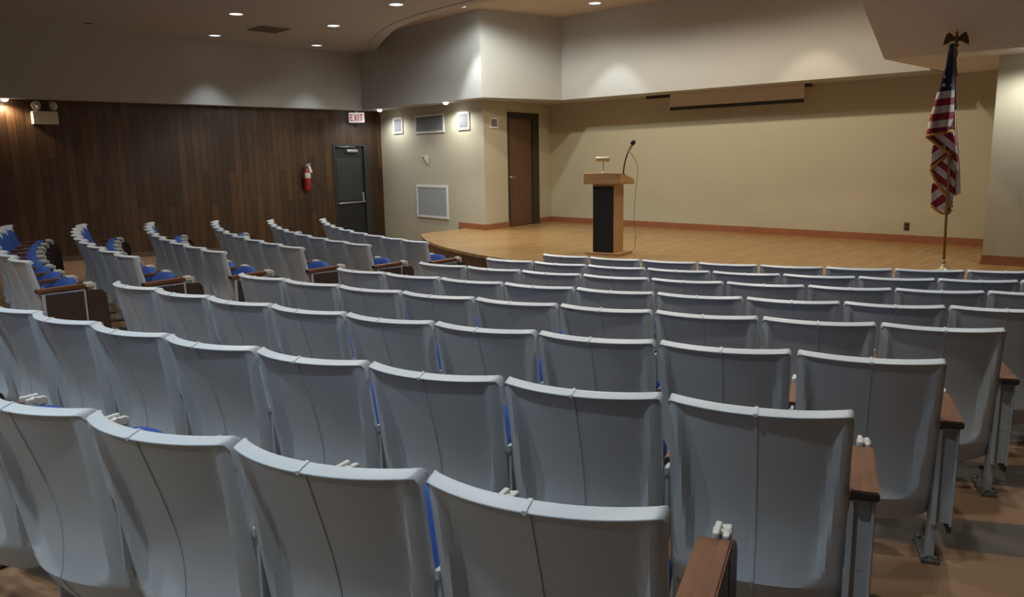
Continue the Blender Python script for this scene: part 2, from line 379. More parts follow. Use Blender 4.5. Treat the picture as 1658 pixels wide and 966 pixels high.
# exit door in the left wall: local x = along +y, door plane x = XL
fz = floor_z(XL, 10.7)
d2 = bpy.data.objects.new('door_2', None); COL.objects.link(d2); d2.location = (XL, EX0, fz - .01)
d2['kind'] = 'structure'; d2['label'] = 'charcoal exit door with a push bar in the panelled wall'
EH = ZO + .39 - fz + .01; EW = EX1 - EX0
bm = B(); box(bm, -.14, .02, 0, .045, 0, EH, .004); box(bm, -.14, .02, EW - .16, EW, 0, EH, .004); box(bm, -.14, .02, .045, EW - .16, EH - .075, EH, .004)
link('door_frame', bm, M['dark_frame'], d2)
lf = link('door_leaf', box(B(), -.075, -.03, .048, EW - .163, .01, EH - .078, .003), M['steel_door'], d2)
bz = ZO - .975 - (fz - .01)
link('upper_panel', box(B(), -.031, -.022, .09, EW - .22, bz + .04, ZO + .05 - fz, .004), M['door_panel'], d2)
bm = B(); tube(bm, [(-.02, .06, bz - .012), (.05, .075, bz - .008), (.055, .10, bz - .006), (.055, .78, bz + .004), (.05, .80, bz + .006), (-.02, .815, bz + .01)], .017, 10)
pb = link('push_bar', bm, M['metal'], d2)
bm = B(); box(bm, -.03, .02, .755, .80, bz + .02, bz + .22, .008); link('latch_case', bm, M['metal'], pb)
bm = B(); box(bm, -.03, .03, .37, .67, EH - .205, EH - .145, .008)
dc = link('door_closer', bm, M['metal'], d2)
bm = B(); tube(bm, [(.0, .60, EH - .145), (.02, .58, EH - .085), (.03, .10, EH - .08)], .009, 8); link('closer_arm', bm, M['metal'], dc)

# ------------------------------------------------------------------ ceiling lamps
def spot(parent, loc, power, col, deg, blend, radius=.05, rot=(0, 0, 0)):
    d = bpy.data.lights.new('lamp_light', 'SPOT'); d.energy = power; d.color = col; d.spot_size = math.radians(deg); d.spot_blend = blend; d.shadow_soft_size = radius
    o = bpy.data.objects.new('lamp_light', d); COL.objects.link(o); o.parent = parent; o.location = loc; o.rotation_euler = rot
emit_cache = {}
def emitter(col, st):
    k = (col, st)
    if k not in emit_cache: emit_cache[k] = mat('lit_lamp', (.8, .8, .8), .5, emit=(col, st))
    return emit_cache[k]
def downlight(x, y, z, power, col, deg, blend, label, group, r=.105, st=2.6, lit=True, rot=(0, 0, 0), radius=.06, bulb=False):
    t = thing('ceiling_downlight', label, 'ceiling light', (x, y, z), 0, group)
    bm = lathe(B(), [(r, -.001), (r + .022, -.001), (r + .022, -.007), (r + .004, -.012), (r, -.006), (r, -.001)], n=28, cap=False)
    link('trim_ring', bm, M['white_paint'], t)
    prof = [(.001, -.004), (r, -.004), (r, -.001), (.001, -.001)] if not bulb else [(.001, -.055), (r * .5, -.05), (r * .85, -.034), (r, -.015), (r, -.001), (.001, -.001)]
    lm = lathe(B(), prof, n=28)
    link('lamp', lm, emitter(col, st) if lit else M['black'], t)
    if lit: spot(t, (0, 0, -.10 if bulb else -.05), power, col, deg, blend, radius, rot)
    return t
HG = 'round downlights in the house ceiling'
vis = [(-15.09, 7.25, COOL, 60, 1., 'cool downlight nearest the wood-panelled wall, second from the stage', 62),
       (-15.06, 9.46, COOL, 50, 1., 'cool downlight nearest the exit door corner of the ceiling', 62),
       (-12.73, 6.51, WARM, 80, .7, 'warm peach downlight, nearest the camera of the left ceiling lamps', 75),
       (-12.72, 8.36, COOL, 120, .7, 'cool downlight between the ceiling vent and the curved lip', 150),
       (-10.40, 8.01, COOL, 130, .8, 'cool downlight close to the curved ceiling lip, largest of the lit lamps', 150)]
for x, y, c, p, bl, lab, deg in vis:
    near = x < -15
    downlight(x, y, Z_CE, p, c, 86 if near else deg, .4 if near else bl, lab, HG, rot=(0, math.radians(-11), 0) if near else (0, 0, 0), st=1.3 if near else 2.6)
k = 0
for yy, colr, pk in ((6.9, COOL, .8), (4.6, NEUT, .8), (2.2, NEUT, .9), (-.2, COLD, 1.15), (-2.6, COLD, 1.1)):
    for xx in (-10.4, -8.1, -5.8, -3.5, -1.2):
        if yy > 6 and xx < -9: continue
        downlight(xx, yy, Z_CE, P_HOUSE * pk * (.5 if xx < -7 and yy < 5 else 1), colr, 125, .9, 'round house ceiling downlight above the seats', HG)
        k += 1
for xx, yy in ((-12.7, 2.4), (-12.7, -.6)):
    downlight(xx, yy, Z_CE, P_HOUSE * .22, COOL, 105, .9, 'round house ceiling downlight above the seats', HG)
downlight(-15.1, 5.01, Z_CE, 0, NEUT, 60, .5, 'unlit dark downlight at the upper left of the ceiling', HG, lit=False)
SG = 'downlights over the stage'
downlight(-9.45, 11.78, Z_SC, P_STAGE * .8, COOL, 72, .25, 'cool downlight in the tan ceiling above the stage', SG)
downlight(-5.6, 11.75, Z_SC, P_STAGE * .7, WARM, 72, .25, 'warm downlight above the right half of the stage', SG)
for xx, c in ((-9.3, STG), (-7.2, STG), (-5.1, WARM)):
    downlight(xx, 9.95, Z_SC, P_STAGE * 1.35, c, 164, .35, 'warm downlight above the front of the stage', SG)
downlight(-11.25, 10.12, Z_SC, 190, (.93, 1., .95), 64, .5, 'cool downlight beside the left beige wall', SG)
downlight(-10.3, 9.5, Z_SC, 130, (.93, 1., .96), 170, .3, 'added unseen fill downlight just behind the curved ceiling lip', SG)  # extra lamp, added out of view to brighten the left bulkhead face
WG = 'small lamps under the bulkheads'
for x, y, c, p, lab in ((-15.08, 11.02, (.93, .97, 1.0), P_WASH, 'white lamp under the bulkhead at the corner beside the exit sign'),
                        (-12.49, 10.77, (.96, .98, .96), P_WASH, 'white lamp under the bulkhead above the right small wall speaker'),
                        (-15.72, 3.76, WARM, P_WASH, 'warm lamp under the bulkhead left of the emergency light'),
                        (-2.30, 10.92, (.96, .98, .96), P_WASH, 'white lamp under the bulkhead right of the flag')):
    downlight(x, y, Z_SOF, p, c, 164, .6, lab, WG, r=.055, st=14., radius=.05, bulb=True)

# ceiling vent
t = thing('ceiling_vent', 'square brown louvred vent in the house ceiling', 'vent', (-13.8, 7.68, Z_CE))
bm = B()
for a_, b_, c_, d_ in ((-.28, .28, -.28, -.24), (-.28, .28, .24, .28), (-.28, -.24, -.24, .24), (.24, .28, -.24, .24)): box(bm, a_, b_, c_, d_, -.022, -.001, .004)
M['vent_brown'] = mat('brown_vent', (.19, .15, .12), .7)
link('frame', bm, M['vent_brown'], t)
bm = B()
for i in range(9): box(bm, -.24, .24, -.235 + i * .0525, -.20 + i * .0525, -.018, -.004)
link('louvres', bm, M['vent_brown'], t)

# ------------------------------------------------------------------ things on the walls
wang = math.atan2(FC[1] - FL[1], FC[0] - FL[0])
def wall_frame(x, zc, wd, ht, name, label, cat, group, louvre=False, splay=False, fw=.035):
    """framed grille: local x along the wall, -y out of the wall"""
    if splay: loc = (x[0], x[1], zc); rz = ang
    else: loc = (x, wl(x), zc); rz = wang
    t = thing(name, label, cat, loc, rz, group)
    bm = B(); h = ht / 2; v = wd / 2
    for a_, b_, c_, d_ in ((-v, v, -h, -h + fw), (-v, v, h - fw, h), (-v, -v + fw, -h + fw, h - fw), (v - fw, v, -h + fw, h - fw)): box(bm, a_, b_, -.025, -.001, c_, d_, .004)
    link('frame', bm, M['white_paint'], t)
    if louvre:
        link('back_plate', box(B(), -v + fw, v - fw, -.006, -.002, -h + fw, h - fw), M['grille'], t)
        bm = B(); n = 26
        for i in range(n):
            z = -h + fw + (ht - 2 * fw) * (i + .5) / n
            extrude_poly(bm, [(-v + fw, -.006, z + .011), (-v + fw, -.020, z - .006), (-v + fw, -.018, z - .009), (-v + fw, -.006, z + .006)], (wd - 2 * fw, 0, 0))
        link('louvres', bm, M['grille_slat'], t)
    else:
        bm = B(); box(bm, -v + fw, v - fw, -.012, -.002, -h + fw, h - fw)
        n = int((wd - 2 * fw) / .03)
        for i in range(1, n): 
            xx = -v + fw + (wd - 2 * fw) * i / n; box(bm, xx - .004, xx + .004, -.016, -.011, -h + fw, h - fw)
        link('grille', bm, M['grille'], t)
    return t
VG = 'white framed grilles on the left beige wall'
wall_frame(-14.995, ZO + .77, .43, .37, 'wall_speaker', 'small upright framed grille nearest the exit sign', 'speaker', VG, fw=.045)
wall_frame(-13.655, ZO + .755, 1.17, .405, 'wall_speaker', 'wide horizontal framed grille high on the left beige wall', 'speaker', VG, fw=.045)
wall_frame(-12.345, ZO + .755, .415, .365, 'wall_speaker', 'small upright framed grille under the right bulkhead lamp', 'speaker', VG, fw=.045)
wall_frame(-13.65, ZO - .935, 1.28, .72, 'return_air_grille', 'big square louvred grille low on the left beige wall', 'vent', None, True, fw=.05)
sp = on_splay((11.37 - FC[1]) / (SB[1] - FC[1]))
wall_frame(sp, ZO + .695, .28, .215, 'wall_speaker', 'small framed grille beside the brown stage door', 'speaker', None, splay=True)
# thermostat with two marks beneath
t = thing('wall_sensor', 'small cream box with dark dot on the left beige wall', 'thermostat', (-13.88, wl(-13.88), ZO + .0), wang)
bm = B(); box(bm, -.06, .10, -.035, -.001, -.03, .07, .008); box(bm, .03, .11, -.03, -.001, -.10, -.03, .008); link('casing', bm, M['cream'], t)
bm = B(); box(bm, -.055, -.015, -.045, -.033, .0, .04, .006); box(bm, .05, .075, -.04, -.028, -.085, -.06, .004); link('sensor_eye', bm, M['arm_edge'], t)

# outlet on back wall
t = thing('wall_outlet', 'dark brown outlet plate low on the stage back wall', 'outlet', (-4.415, YB, ZO - 1.195))
link('plate', box(B(), -.042, .042, -.008, -.001, -.065, .065, .003), M['base_dark'], t)
bm = B()
for zc in (-.03, .03): box(bm, -.02, .02, -.012, -.007, zc - .017, zc + .017, .004)
link('socket', bm, M['black'], t)

# projection screen under the back bulkhead
t = thing('projection_screen', 'roll-down projection screen hanging partly open under the bulkhead', 'screen', (-7.6, 13.15, Z_SOF))
link('screen_case', box(B(), -1.66, 1.64, -.03, .05, -.055, -.002, .006), M['dark_frame'], t)
link('screen_cloth', box(B(), -1.095, 1.535, -.036, -.030, -.245, -.002), M['screen'], t)
link('bottom_bar', box(B(), -1.095, 1.535, -.045, -.018, -.305, -.243, .006), M['dark_frame'], t)

# emergency light on the panelled wall
t = thing('emergency_light', 'cream twin-head emergency light box on the wood panelling', 'emergency light', (XL, 4.35, ZO + .71))
link('casing', box(B(), .002, .13, -.20, .20, 0, .225, .012), M['cream'], t)
for yy, a_ in ((-.13, .5), (.15, -1.1)):
    mt = Matrix.Translation((.085, yy, .315)) @ Matrix.Rotation(a_, 4, 'Z') @ Matrix.Rotation(PI / 2, 4, 'Y')
    hd = link('lamp_head', lathe(B(), [(.03, -.05), (.06, -.035), (.082, .0), (.084, .03), (.078, .034)], n=24, mtx=mt), M['cream'], t)
    bm = lathe(B(), [(.076, .030), (.06, .040), (.03, .046), (.001, .048)], n=24, mtx=mt); link('lens', bm, M['glass'], hd)
    bm = tube(B(), [(.07, yy, .222), (.07, yy, .245)], .018, 10); link('neck', bm, M['bracket'], hd)

# exit sign: turned towards the room on a bracket
t = thing('exit_sign', 'white sign with red EXIT lettering above the charcoal door', 'sign', (XL + .16, 10.80, ZO + .855), math.radians(52))
box_ = box(B(), -.175, .175, -.03, .03, 0, .225, .008)
link('sign_box', box_, M['sign_white'], t)
bm = B()
def stroke(bm, a, b, wd=.020, y=-.0335):
    a = Vector((a[0], y, a[1])); b = Vector((b[0], y, b[1])); d = (b - a).normalized(); s_ = Vector((-d.z, 0, d.x)) * wd / 2
    extrude_poly(bm, [a - s_, b - s_, b + s_, a + s_], (0, .004, 0))
lo, hi = .035, .185
X0 = -.135
stroke(bm, (X0, lo), (X0, hi)); stroke(bm, (X0, hi - .01), (X0 + .055, hi - .01)); stroke(bm, (X0, .11), (X0 + .048, .11)); stroke(bm, (X0, lo + .01), (X0 + .055, lo + .01))
stroke(bm, (X0 + .078, lo), (X0 + .148, hi)); stroke(bm, (X0 + .148, lo), (X0 + .078, hi))
stroke(bm, (X0 + .178, lo), (X0 + .178, hi)); stroke(bm, (X0 + .205, hi - .01), (X0 + .275, hi - .01)); stroke(bm, (X0 + .240, lo), (X0 + .240, hi))
link('exit_lettering', bm, M['sign_red'], t)
bm = tube(B(), [(0, .02, .20), (-.075, .095, .20)], .014, 8); tube(bm, [(0, .0, .222), (0, 0, .2745)], .014, 8); link('mount', bm, M['bracket'], t)

# fire extinguisher
t = thing('fire_extinguisher', 'red fire extinguisher with white tag on the wood panelling', 'fire extinguisher', (XL + .092, 9.45, ZO - .645))
link('cylinder', lathe(B(), [(.05, 0), (.078, .008), (.08, .02), (.08, .38), (.07, .43), (.04, .47), (.025, .48), (.022, .51)], n=24), M['red'], t)
link('label_band', lathe(B(), [(.0805, .27), (.0815, .272), (.0815, .385), (.0805, .387)], n=24), M['cream'], t)
bm = tube(B(), [(0, -.01, .505), (0, -.01, .55)], .022, 10); tube(bm, [(0, -.03, .54), (0, .03, .565), (0, .11, .585)], .011, 8); tube(bm, [(0, .0, .55), (.01, .06, .545), (.01, .10, .53)], .010, 8)
link('valve_handle', bm, M['metal'], t)
bm = tube(B(), [(.02, -.02, .53), (.05, -.08, .52), (.06, -.095, .45), (.05, -.09, .25), (.05, -.088, .12)], .011, 8); link('hose', bm, M['black'], t)
bm = B(); extrude_poly(bm, [(.088, -.015, .54), (.088, .045, .53), (.10, .085, .40), (.10, .03, .395)], (.002, 0, 0)); link('inspection_tag', bm, M['paper'], t)
bm = box(B(), -.091, -.079, -.03, .03, .05, .5, .003); link('wall_bracket', bm, M['black'], t)
# switch
t = thing('light_switch', 'dark switch plate between the extinguisher and the charcoal door', 'switch', (XL, 9.81, ZO - .545))
link('plate', box(B(), .001, .009, -.045, .045, -.07, .07, .003), M['arm_edge'], t); link('toggle', box(B(), .008, .022, -.008, .008, -.012, .018, .003), M['black'], t)

# ------------------------------------------------------------------ lectern
LZ = Z_ST
lect = thing('lectern', 'oak lectern with black front panel standing on the stage', 'lectern', (-7.30, 9.42, LZ), math.radians(14))
link('plinth', box(B(), -.27, .29, -.24, .24, 0, .035, .004), M['oak'], lect)
link('body', box(B(), -.175, .175, -.17, .17, .035, 1.04, .004), M['oak_v'], lect)
link('front_panel', box(B(), -.165, .157, -.181, -.168, .04, 1.005, .003), M['black_cloth'], lect)
bm = B(); extrude_poly(bm, [(-.29, -.24, 1.04), (-.29, -.24, 1.195), (-.29, -.19, 1.20), (-.29, .30, 1.10), (-.29, .30, 1.025)], (.58, 0, 0))
bmesh.ops.bevel(bm, geom=bm.edges[:], offset=.004, segments=2, affect='EDGES')
link('slanted_top', bm, M['oak'], lect)
t = thing('reading_lamp', 'small brass bar lamp standing on the lectern top', 'lamp', lect.matrix_basis @ Vector((-.03, -.1, 1.181)) if False else (0, 0, 0))
lm = Matrix.Translation(Vector((-7.30, 9.42, LZ))) @ Matrix.Rotation(math.radians(14), 4, 'Z')
p = lm @ Vector((-.02, -.14, 1.1985)); t.location = p; t.rotation_euler = (0, 0, math.radians(14))
bm = tube(B(), [(0, 0, .0), (0, 0, .17)], .008, 8); lathe(bm, [(.04, 0), (.04, .006), (.02, .014), (.008, .02)], n=20); link('stem', bm, M['brass'], t)
bm = lathe(B(), [(.02, -.105), (.034, -.10), (.038, -.085), (.038, .085), (.034, .10), (.02, .105)], n=20, mtx=Matrix.Translation((0, -.015, .20)) @ Matrix.Rotation(PI / 2, 4, 'Y')); link('lamp_shade', bm, M['brass'], t)
t = thing('gooseneck_microphone', 'black gooseneck microphone rising from the lectern top', 'microphone', lm @ Vector((.245, -.02, 1.174)), math.radians(14))
bm = tube(B(), [(0, 0, 0), (.01, 0, .10), (.03, 0, .20), (.06, 0, .29), (.085, 0, .34)], .010, 10); lathe(bm, [(.032, 0), (.032, .008), (.012, .016)], n=18); link('gooseneck', bm, M['black'], t)
mt = Matrix.Translation((.085, 0, .335)) @ Matrix.Rotation(math.radians(28), 4, 'Y')
bm = lathe(B(), [(.014, 0), (.018, .01), (.021, .09), (.022, .10)], n=18, mtx=mt); mh = link('microphone_body', bm, M['metal'], t)
bm = lathe(B(), [(.022, .10), (.030, .11), (.034, .13), (.031, .155), (.018, .172), (.001, .176)], n=18, mtx=mt); link('microphone_grille', bm, M['black'], mh)
pts = [lm @ Vector(q) for q in ((.352, -.02, 1.49), (.37, .10, 1.40), (.35, .28, 1.28), (.31, .36, 1.1), (.275, .37, .8), (.265, .37, .5), (.29, .37, .25), (.285, .36, .06), (.25, .345, .008), (.19, .33, .006))]
tag(link('microphone_cable', tube(B(), pts, .004, 8), M['rope'], None), 'thin cable hanging from the microphone down beside the lectern', 'cable')

# ------------------------------------------------------------------ flag on its pole (local x = to the viewer's right)
fl_base = Vector((-2.93, 10.30, Z_ST)); fa = math.radians(30)
flag = thing('flag_on_pole', 'draped stars and stripes flag with gold fringe on a wooden pole', 'flag', fl_base, fa)
lean = -.055
def pole_x(z): return lean * z / 2.6
M['pole'] = mat('pole_wood', (.30, .15, .06), .35, noise=(4, .15))
bm = tube(B(), [(0, 0, .03), (pole_x(2.56), 0, 2.56)], .0155, 12); link('pole', bm, M['pole'], flag)
link('floor_stand', lathe(B(), [(.001, 0), (.15, 0), (.15, .02), (.05, .05), (.028, .08), (.026, .10), (.001, .101)], n=28), M['brass'], flag)
link('ferrule', lathe(B(), [(.020, 0), (.022, .005), (.022, .05), (.018, .055)], (pole_x(.13), 0, .10), 16), M['brass'], flag)
# eagle
eg = B(); ex = pole_x(2.56)
lathe(eg, [(.018, 0), (.020, .02), (.013, .03), (.03, .05), (.036, .065), (.028, .08), (.012, .09), (.001, .091)], (ex, 0, 2.555), 16)
lathe(eg, [(.006, 0), (.022, .02), (.027, .05), (.024, .08), (.013, .10), (.015, .115), (.013, .13), (.003, .138)], (ex, 0, 2.64), 14)
eagle = link('eagle_finial', eg, M['old_brass'], flag, True)
tube(eg2 := B(), [(ex, -.012, 2.762), (ex + .008, -.03, 2.756), (ex + .01, -.036, 2.748)], [.008, .005, .001], 8); link('beak', eg2, M['old_brass'], eagle)
for s in (-1, 1):
    bm = B()
    wpts = [(.015, 2.70), (.04, 2.735), (.075, 2.765), (.10, 2.755), (.118, 2.715), (.130, 2.66), (.132, 2.615), (.118, 2.640), (.108, 2.625), (.095, 2.650), (.080, 2.640), (.065, 2.668), (.045, 2.664), (.02, 2.675)]
    extrude_poly(bm, [(ex + s * x, -.008, z) for x, z in wpts], (0, .016, 0)); link('eagle_wing', bm, M['old_brass'], eagle)
# cloth material: stripes follow the UV's v axis (in stripe widths), u unused
def stripe_mat(name, blue_above=None):
    m = bpy.data.materials.new(name); m.use_nodes = True; nt = m.node_tree; b = nt.nodes['Principled BSDF']
    uv = nt.nodes.new('ShaderNodeUVMap'); sp_ = nt.nodes.new('ShaderNodeSeparateXYZ'); nt.links.new(uv.outputs[0], sp_.inputs[0])
    def mt(op, a, b_):
        n = nt.nodes.new('ShaderNodeMath'); n.operation = op
        for i, v in enumerate((a, b_)):
            if isinstance(v, (int, float)): n.inputs[i].default_value = v
            else: nt.links.new(v, n.inputs[i])
        return n.outputs[0]
    f = mt('GREATER_THAN', mt('MODULO', mt('ADD', sp_.outputs[1], 40), 2), 1)
    mx = nt.nodes.new('ShaderNodeMix'); mx.data_type = 'RGBA'; nt.links.new(f, mx.inputs[0])
    mx.inputs[6].default_value = (.62, .54, .52, 1); mx.inputs[7].default_value = (.26, .012, .028, 1)
    out = mx.outputs[2]
    if blue_above is not None:
        m2 = nt.nodes.new('ShaderNodeMix'); m2.data_type = 'RGBA'; nt.links.new(mt('LESS_THAN', sp_.outputs[1], blue_above), m2.inputs[0])
        nt.links.new(out, m2.inputs[6]); m2.inputs[7].default_value = (.009, .014, .05, 1); out = m2.outputs[2]
    nt.links.new(out, b.inputs['Base Color']); b.inputs['Roughness'].default_value = .7
    return m
M['stripes'] = stripe_mat('flag_stripes'); M['flag_top'] = stripe_mat('flag_canton_and_stripes', 0.0)
M['fringe'] = mat('gold_fringe', (.50, .25, .045), .7, noise=(90, .25)); M['star'] = mat('white_star', (.7, .7, .7), .7)
PXM = 140.
def fpt(px, py, y=0):
    """photo-measured spot on the flag -> local metres (x right of the pole base, z up)"""
    z = (441 - py) / 141.5; return Vector(((px - 1527) / PXM - .093 * z * .72, y, z))
def sheet(name, left, right, depthf, vfun, m, parent, nu=14, thick=.006):
    """cloth between two polylines (photo rows), pleated in depth"""
    bm = B(); uvl = bm.loops.layers.uv.new('UVMap'); nv = 26
    def lerp(pl, t):
        t *= len(pl) - 1; i = min(int(t), len(pl) - 2); f = t - i
        return (pl[i][0] + (pl[i + 1][0] - pl[i][0]) * f, pl[i][1] + (pl[i + 1][1] - pl[i][1]) * f)
    V, UV = [], []
    for j in range(nv + 1):
        a = lerp(left, j / nv); b = lerp(right, j / nv); row = []; ur = []
        for i in range(nu + 1):
            s_ = i / nu; px = a[0] + (b[0] - a[0]) * s_; py = a[1] + (b[1] - a[1]) * s_
            row.append(bm.verts.new(fpt(px, py, depthf(s_, j / nv)))); ur.append((s_, vfun(px, py)))
        V.append(row); UV.append(ur)
    for j in range(nv):
        for i in range(nu):
            f = bm.faces.new((V[j][i], V[j][i + 1], V[j + 1][i + 1], V[j + 1][i])); f.smooth = True
            for lp, (jj, ii) in zip(f.loops, ((j, i), (j, i + 1), (j + 1, i + 1), (j + 1, i))): lp[uvl].uv = UV[jj][ii]
    me = bpy.data.meshes.new(name); bm.to_mesh(me); bm.free(); me.materials.append(m)
    o = bpy.data.objects.new(name, me); COL.objects.link(o); o.parent = parent
    md = o.modifiers.new('thickness', 'SOLIDIFY'); md.thickness = thick; md.offset = 0
    return o
def fringe(pts, y, parent, r=.017):
    return link('gold_fringe', tube(B(), [fpt(px, py, y if not callable(y) else y(i)) for i, (px, py) in enumerate(pts)], r, 8), M['fringe'], parent)
# upper drape
up = sheet('upper_drape', [(1534.5, 68), (1531, 85), (1528, 105), (1521, 128), (1516, 145), (1509, 170), (1504, 190), (1499.5, 213)],
           [(1539.5, 67), (1540.5, 85), (1541, 105), (1541, 128), (1541.5, 145), (1541.5, 170), (1540, 190), (1538.5, 205)],
           lambda s, t: -.03 - .035 * (1 - abs(2 * s - 1)) - .028 * math.sin(s * PI * 3.5) * t, lambda px, py: (py - 140.5 + (px - 1541) * .10) / 11.4, M['flag_top'], flag)
fringe([(1499.5, 213), (1508, 211), (1518, 209.5), (1530, 207.5), (1538, 205.5)], lambda i: (-.035, -.07, -.075, -.06, -.035)[i], up)
bm = B()
for px, py, r in ((1525, 119.5, 2.4), (1524, 132.5, 3.0), (1535, 133, 2.2)):
    c = fpt(px, py, -.085); pts = []
    for q in range(10):
        rr_ = r / PXM * (1.15 if q % 2 == 0 else .5); aa = PI / 2 + q * PI / 5; pts.append(c + Vector((rr_ * math.cos(aa), 0, rr_ * math.sin(aa))))
    extrude_poly(bm, pts, (0, .004, 0))
link('stars', bm, M['star'], up)
# far fold on the right of the pole
rf = sheet('rear_fold', [(1539, 75), (1541, 120), (1542, 160), (1541, 200), (1540, 240), (1541, 275), (1542, 312)],
           [(1543, 75), (1545, 120), (1546, 160), (1547, 200), (1550, 240), (1552, 275), (1553, 308)],
           lambda s, t: .05 + .03 * math.sin(s * 5), lambda px, py: (px - 1548 + (py - 180) * -.035) / 5.0 + (-9 if py < 165 else 1), M['flag_top'], flag)
fringe([(1541.5, 309), (1547, 310), (1553, 306)], .06, rf)
# lower leaves, stripes run down to the right
dg = lambda k: (lambda px, py: ((py - 240) - (px - 1520) * .95) / 13.0 + k)
da = lambda k: (lambda px, py: ((py - 240) + (px - 1520) * .80) / 15.0 + k)
l0 = sheet('lower_fold', [(1504, 208), (1503, 216), (1518, 228), (1534, 240), (1540, 252)], [(1541, 204), (1543, 216), (1545, 228), (1547, 250), (1548, 275)],
           lambda s, t: -.012 + .02 * math.sin(s * 6), dg(.6), M['stripes'], flag)
fringe([(1500, 214), (1510, 222), (1520, 231), (1531, 239), (1536, 243)], -.022, l0)
l1 = sheet('lower_fold', [(1511, 228), (1509, 240), (1508, 255), (1507.5, 268)], [(1542, 226), (1540, 236), (1530, 248), (1512, 266)],
           lambda s, t: .004 - .012 * math.sin(s * 5), da(.4), M['stripes'], flag)
fringe([(1531, 246), (1520, 255), (1512, 262), (1507.5, 270)], .0, l1)
l2 = sheet('lower_fold', [(1530, 248), (1516, 258), (1508, 270), (1514, 284), (1522, 298), (1531, 312)], [(1542, 235), (1545, 250), (1546, 270), (1546, 290), (1544, 305), (1541, 330)],
           lambda s, t: .022 + .016 * math.sin(s * 7 + t * 2), dg(.3), M['stripes'], flag)
fringe([(1508, 269), (1513, 281), (1520, 294), (1528, 306), (1534, 315), (1538, 324), (1540, 331)], .010, l2)
l3 = sheet('lower_fold', [(1512, 288), (1510, 300), (1509.5, 315), (1509, 328)], [(1530, 306), (1538, 318), (1541, 328), (1536, 341)],
           lambda s, t: .034 + .012 * math.sin(s * 6), da(.0), M['stripes'], flag)
fringe([(1509, 328), (1517, 335), (1526, 341), (1535, 341.5), (1541, 335)], .030, l3)
bm = tube(B(), [fpt(1543.5, 72, .02), fpt(1545, 100, .03), fpt(1545.5, 115, .03)], .005, 6); tube(bm, [fpt(1545.5, 95, .03), fpt(1546, 118, .03)], [.006, .014], 8)
link('gold_cord', bm, M['old_brass'], flag)
link('top_collar', lathe(B(), [(.022, 0), (.026, .01), (.026, .06), (.02, .07)], (pole_x(2.5), 0, 2.49), 16), M['fringe'], flag)

# ------------------------------------------------------------------ auditorium chairs
PITCH = .56
HW = .268                                     # half width of a back shell
def lean_y(z):                                # front of the shell's rim line, forward = +y
    t = (z - .15) / (CH - .15)
    return .128 * (1 - t) + .046 * max(0, (.265 - z) / .115) ** 1.05
def bow(s): return -.072 * (1 - abs(s) ** 2.2)
def pan_prof(u):                              # hollow below the rim: straight, then swelling back out near the foot
    return sm(u, -.25, .62) if u < .62 else max(0, 1 - ((u - .62) / .38) ** 1.9)
def pan(s, z):                                # the hollow of the rear panel
    t = (z - .15) / (CH - .15)
    se = .93 - .17 * (1 - t)
    zb = .265
    d = (se - abs(s)) * HW / .034
    # rounded lower corners
    ex_ = max(0, abs(s) - (se - .24)) * HW; ez = max(0, zb + .075 - z)
    if ex_ > 0 and ez > 0: d = min(d, (.24 * HW * 1.0 - math.hypot(ex_, ez * .24 * HW / .075)) / .026)
    m_ = max(0, min(1, d)); m_ = m_ * m_ * (3 - 2 * m_)
    u = max(0., min(1., (CH - z) / (CH - zb)))
    return .056 * pan_prof(u) * m_
def half_w(z): return HW - .006 * (CH - z) / CH
def front_y(s, z):                            # front face of the shell, clear of the hollow behind it
    u = max(0., min(1., (CH - z) / (CH - .265)))
    return lean_y(z) + bow(s) + .034 + .044 * pan_prof(u) * (1 - abs(s) ** 8)
def shell_bm():
    bm = B(); TH = .046; ns = 40
    rows = []
    for i in range(ns + 1):
        a = -1 + 2 * i / ns; s = math.copysign(1 - (1 - abs(a)) ** 1.35, a)
        dxe = HW * (1 - abs(s)); rc = .014
        drop = rc - math.sqrt(max(0, rc * rc - max(0, rc - dxe) ** 2)) if dxe < rc else 0
        ztop = CH - drop
        zbot = .15 + .035 * abs(s) ** 4
        ring = []
        edge = sm(dxe, 0, .016)                 # thin out to a rounded edge
        th = .034 * (.5 + .5 * edge); off = .034 * .5 * (1 - edge) * .5
        zr = ztop - .015                        # sharp lower edge of the rim
        P_ = lambda y, z: ring.append((s * half_w(z), y, z))
        zs_ = [zbot + (.265 - zbot) * k_ / 6 for k_ in range(6)] + [.265 + (zr - .004 - .265) * k_ / 32 for k_ in range(33)]
        for z in zs_:                           # rear face upwards
            P_(lean_y(z) + bow(s) + pan(s, z) + off, z)
        y0_ = lean_y(zr) + bow(s) + off
        P_(y0_ - .006, zr); P_(y0_ - .007, zr + .002); P_(y0_ - .006, zr + .004)      # rim lip
        P_(y0_ + .006, ztop - .006); P_(y0_ + .022, ztop - .002); P_(y0_ + .028, ztop); P_(y0_ + .034, ztop - .001); P_(y0_ + TH * .9, ztop - .006); P_(y0_ + TH * .94, ztop - .014)
        for k_ in range(13):                    # front face downwards
            z = (ztop - .03) + (zbot - (ztop - .03)) * k_ / 12
            P_(max(front_y(s, z) - (.034 - th - off), lean_y(z) + bow(s) + off + .008), z)
        rows.append([bm.verts.new(p_) for p_ in ring])
    n = len(rows[0])
    for i in range(ns):
        for k_ in range(n): bm.faces.new((rows[i][k_], rows[i + 1][k_], rows[i + 1][(k_ + 1) % n], rows[i][(k_ + 1) % n]))
    bm.faces.new(rows[0]); bm.faces.new(rows[-1])
    return bm
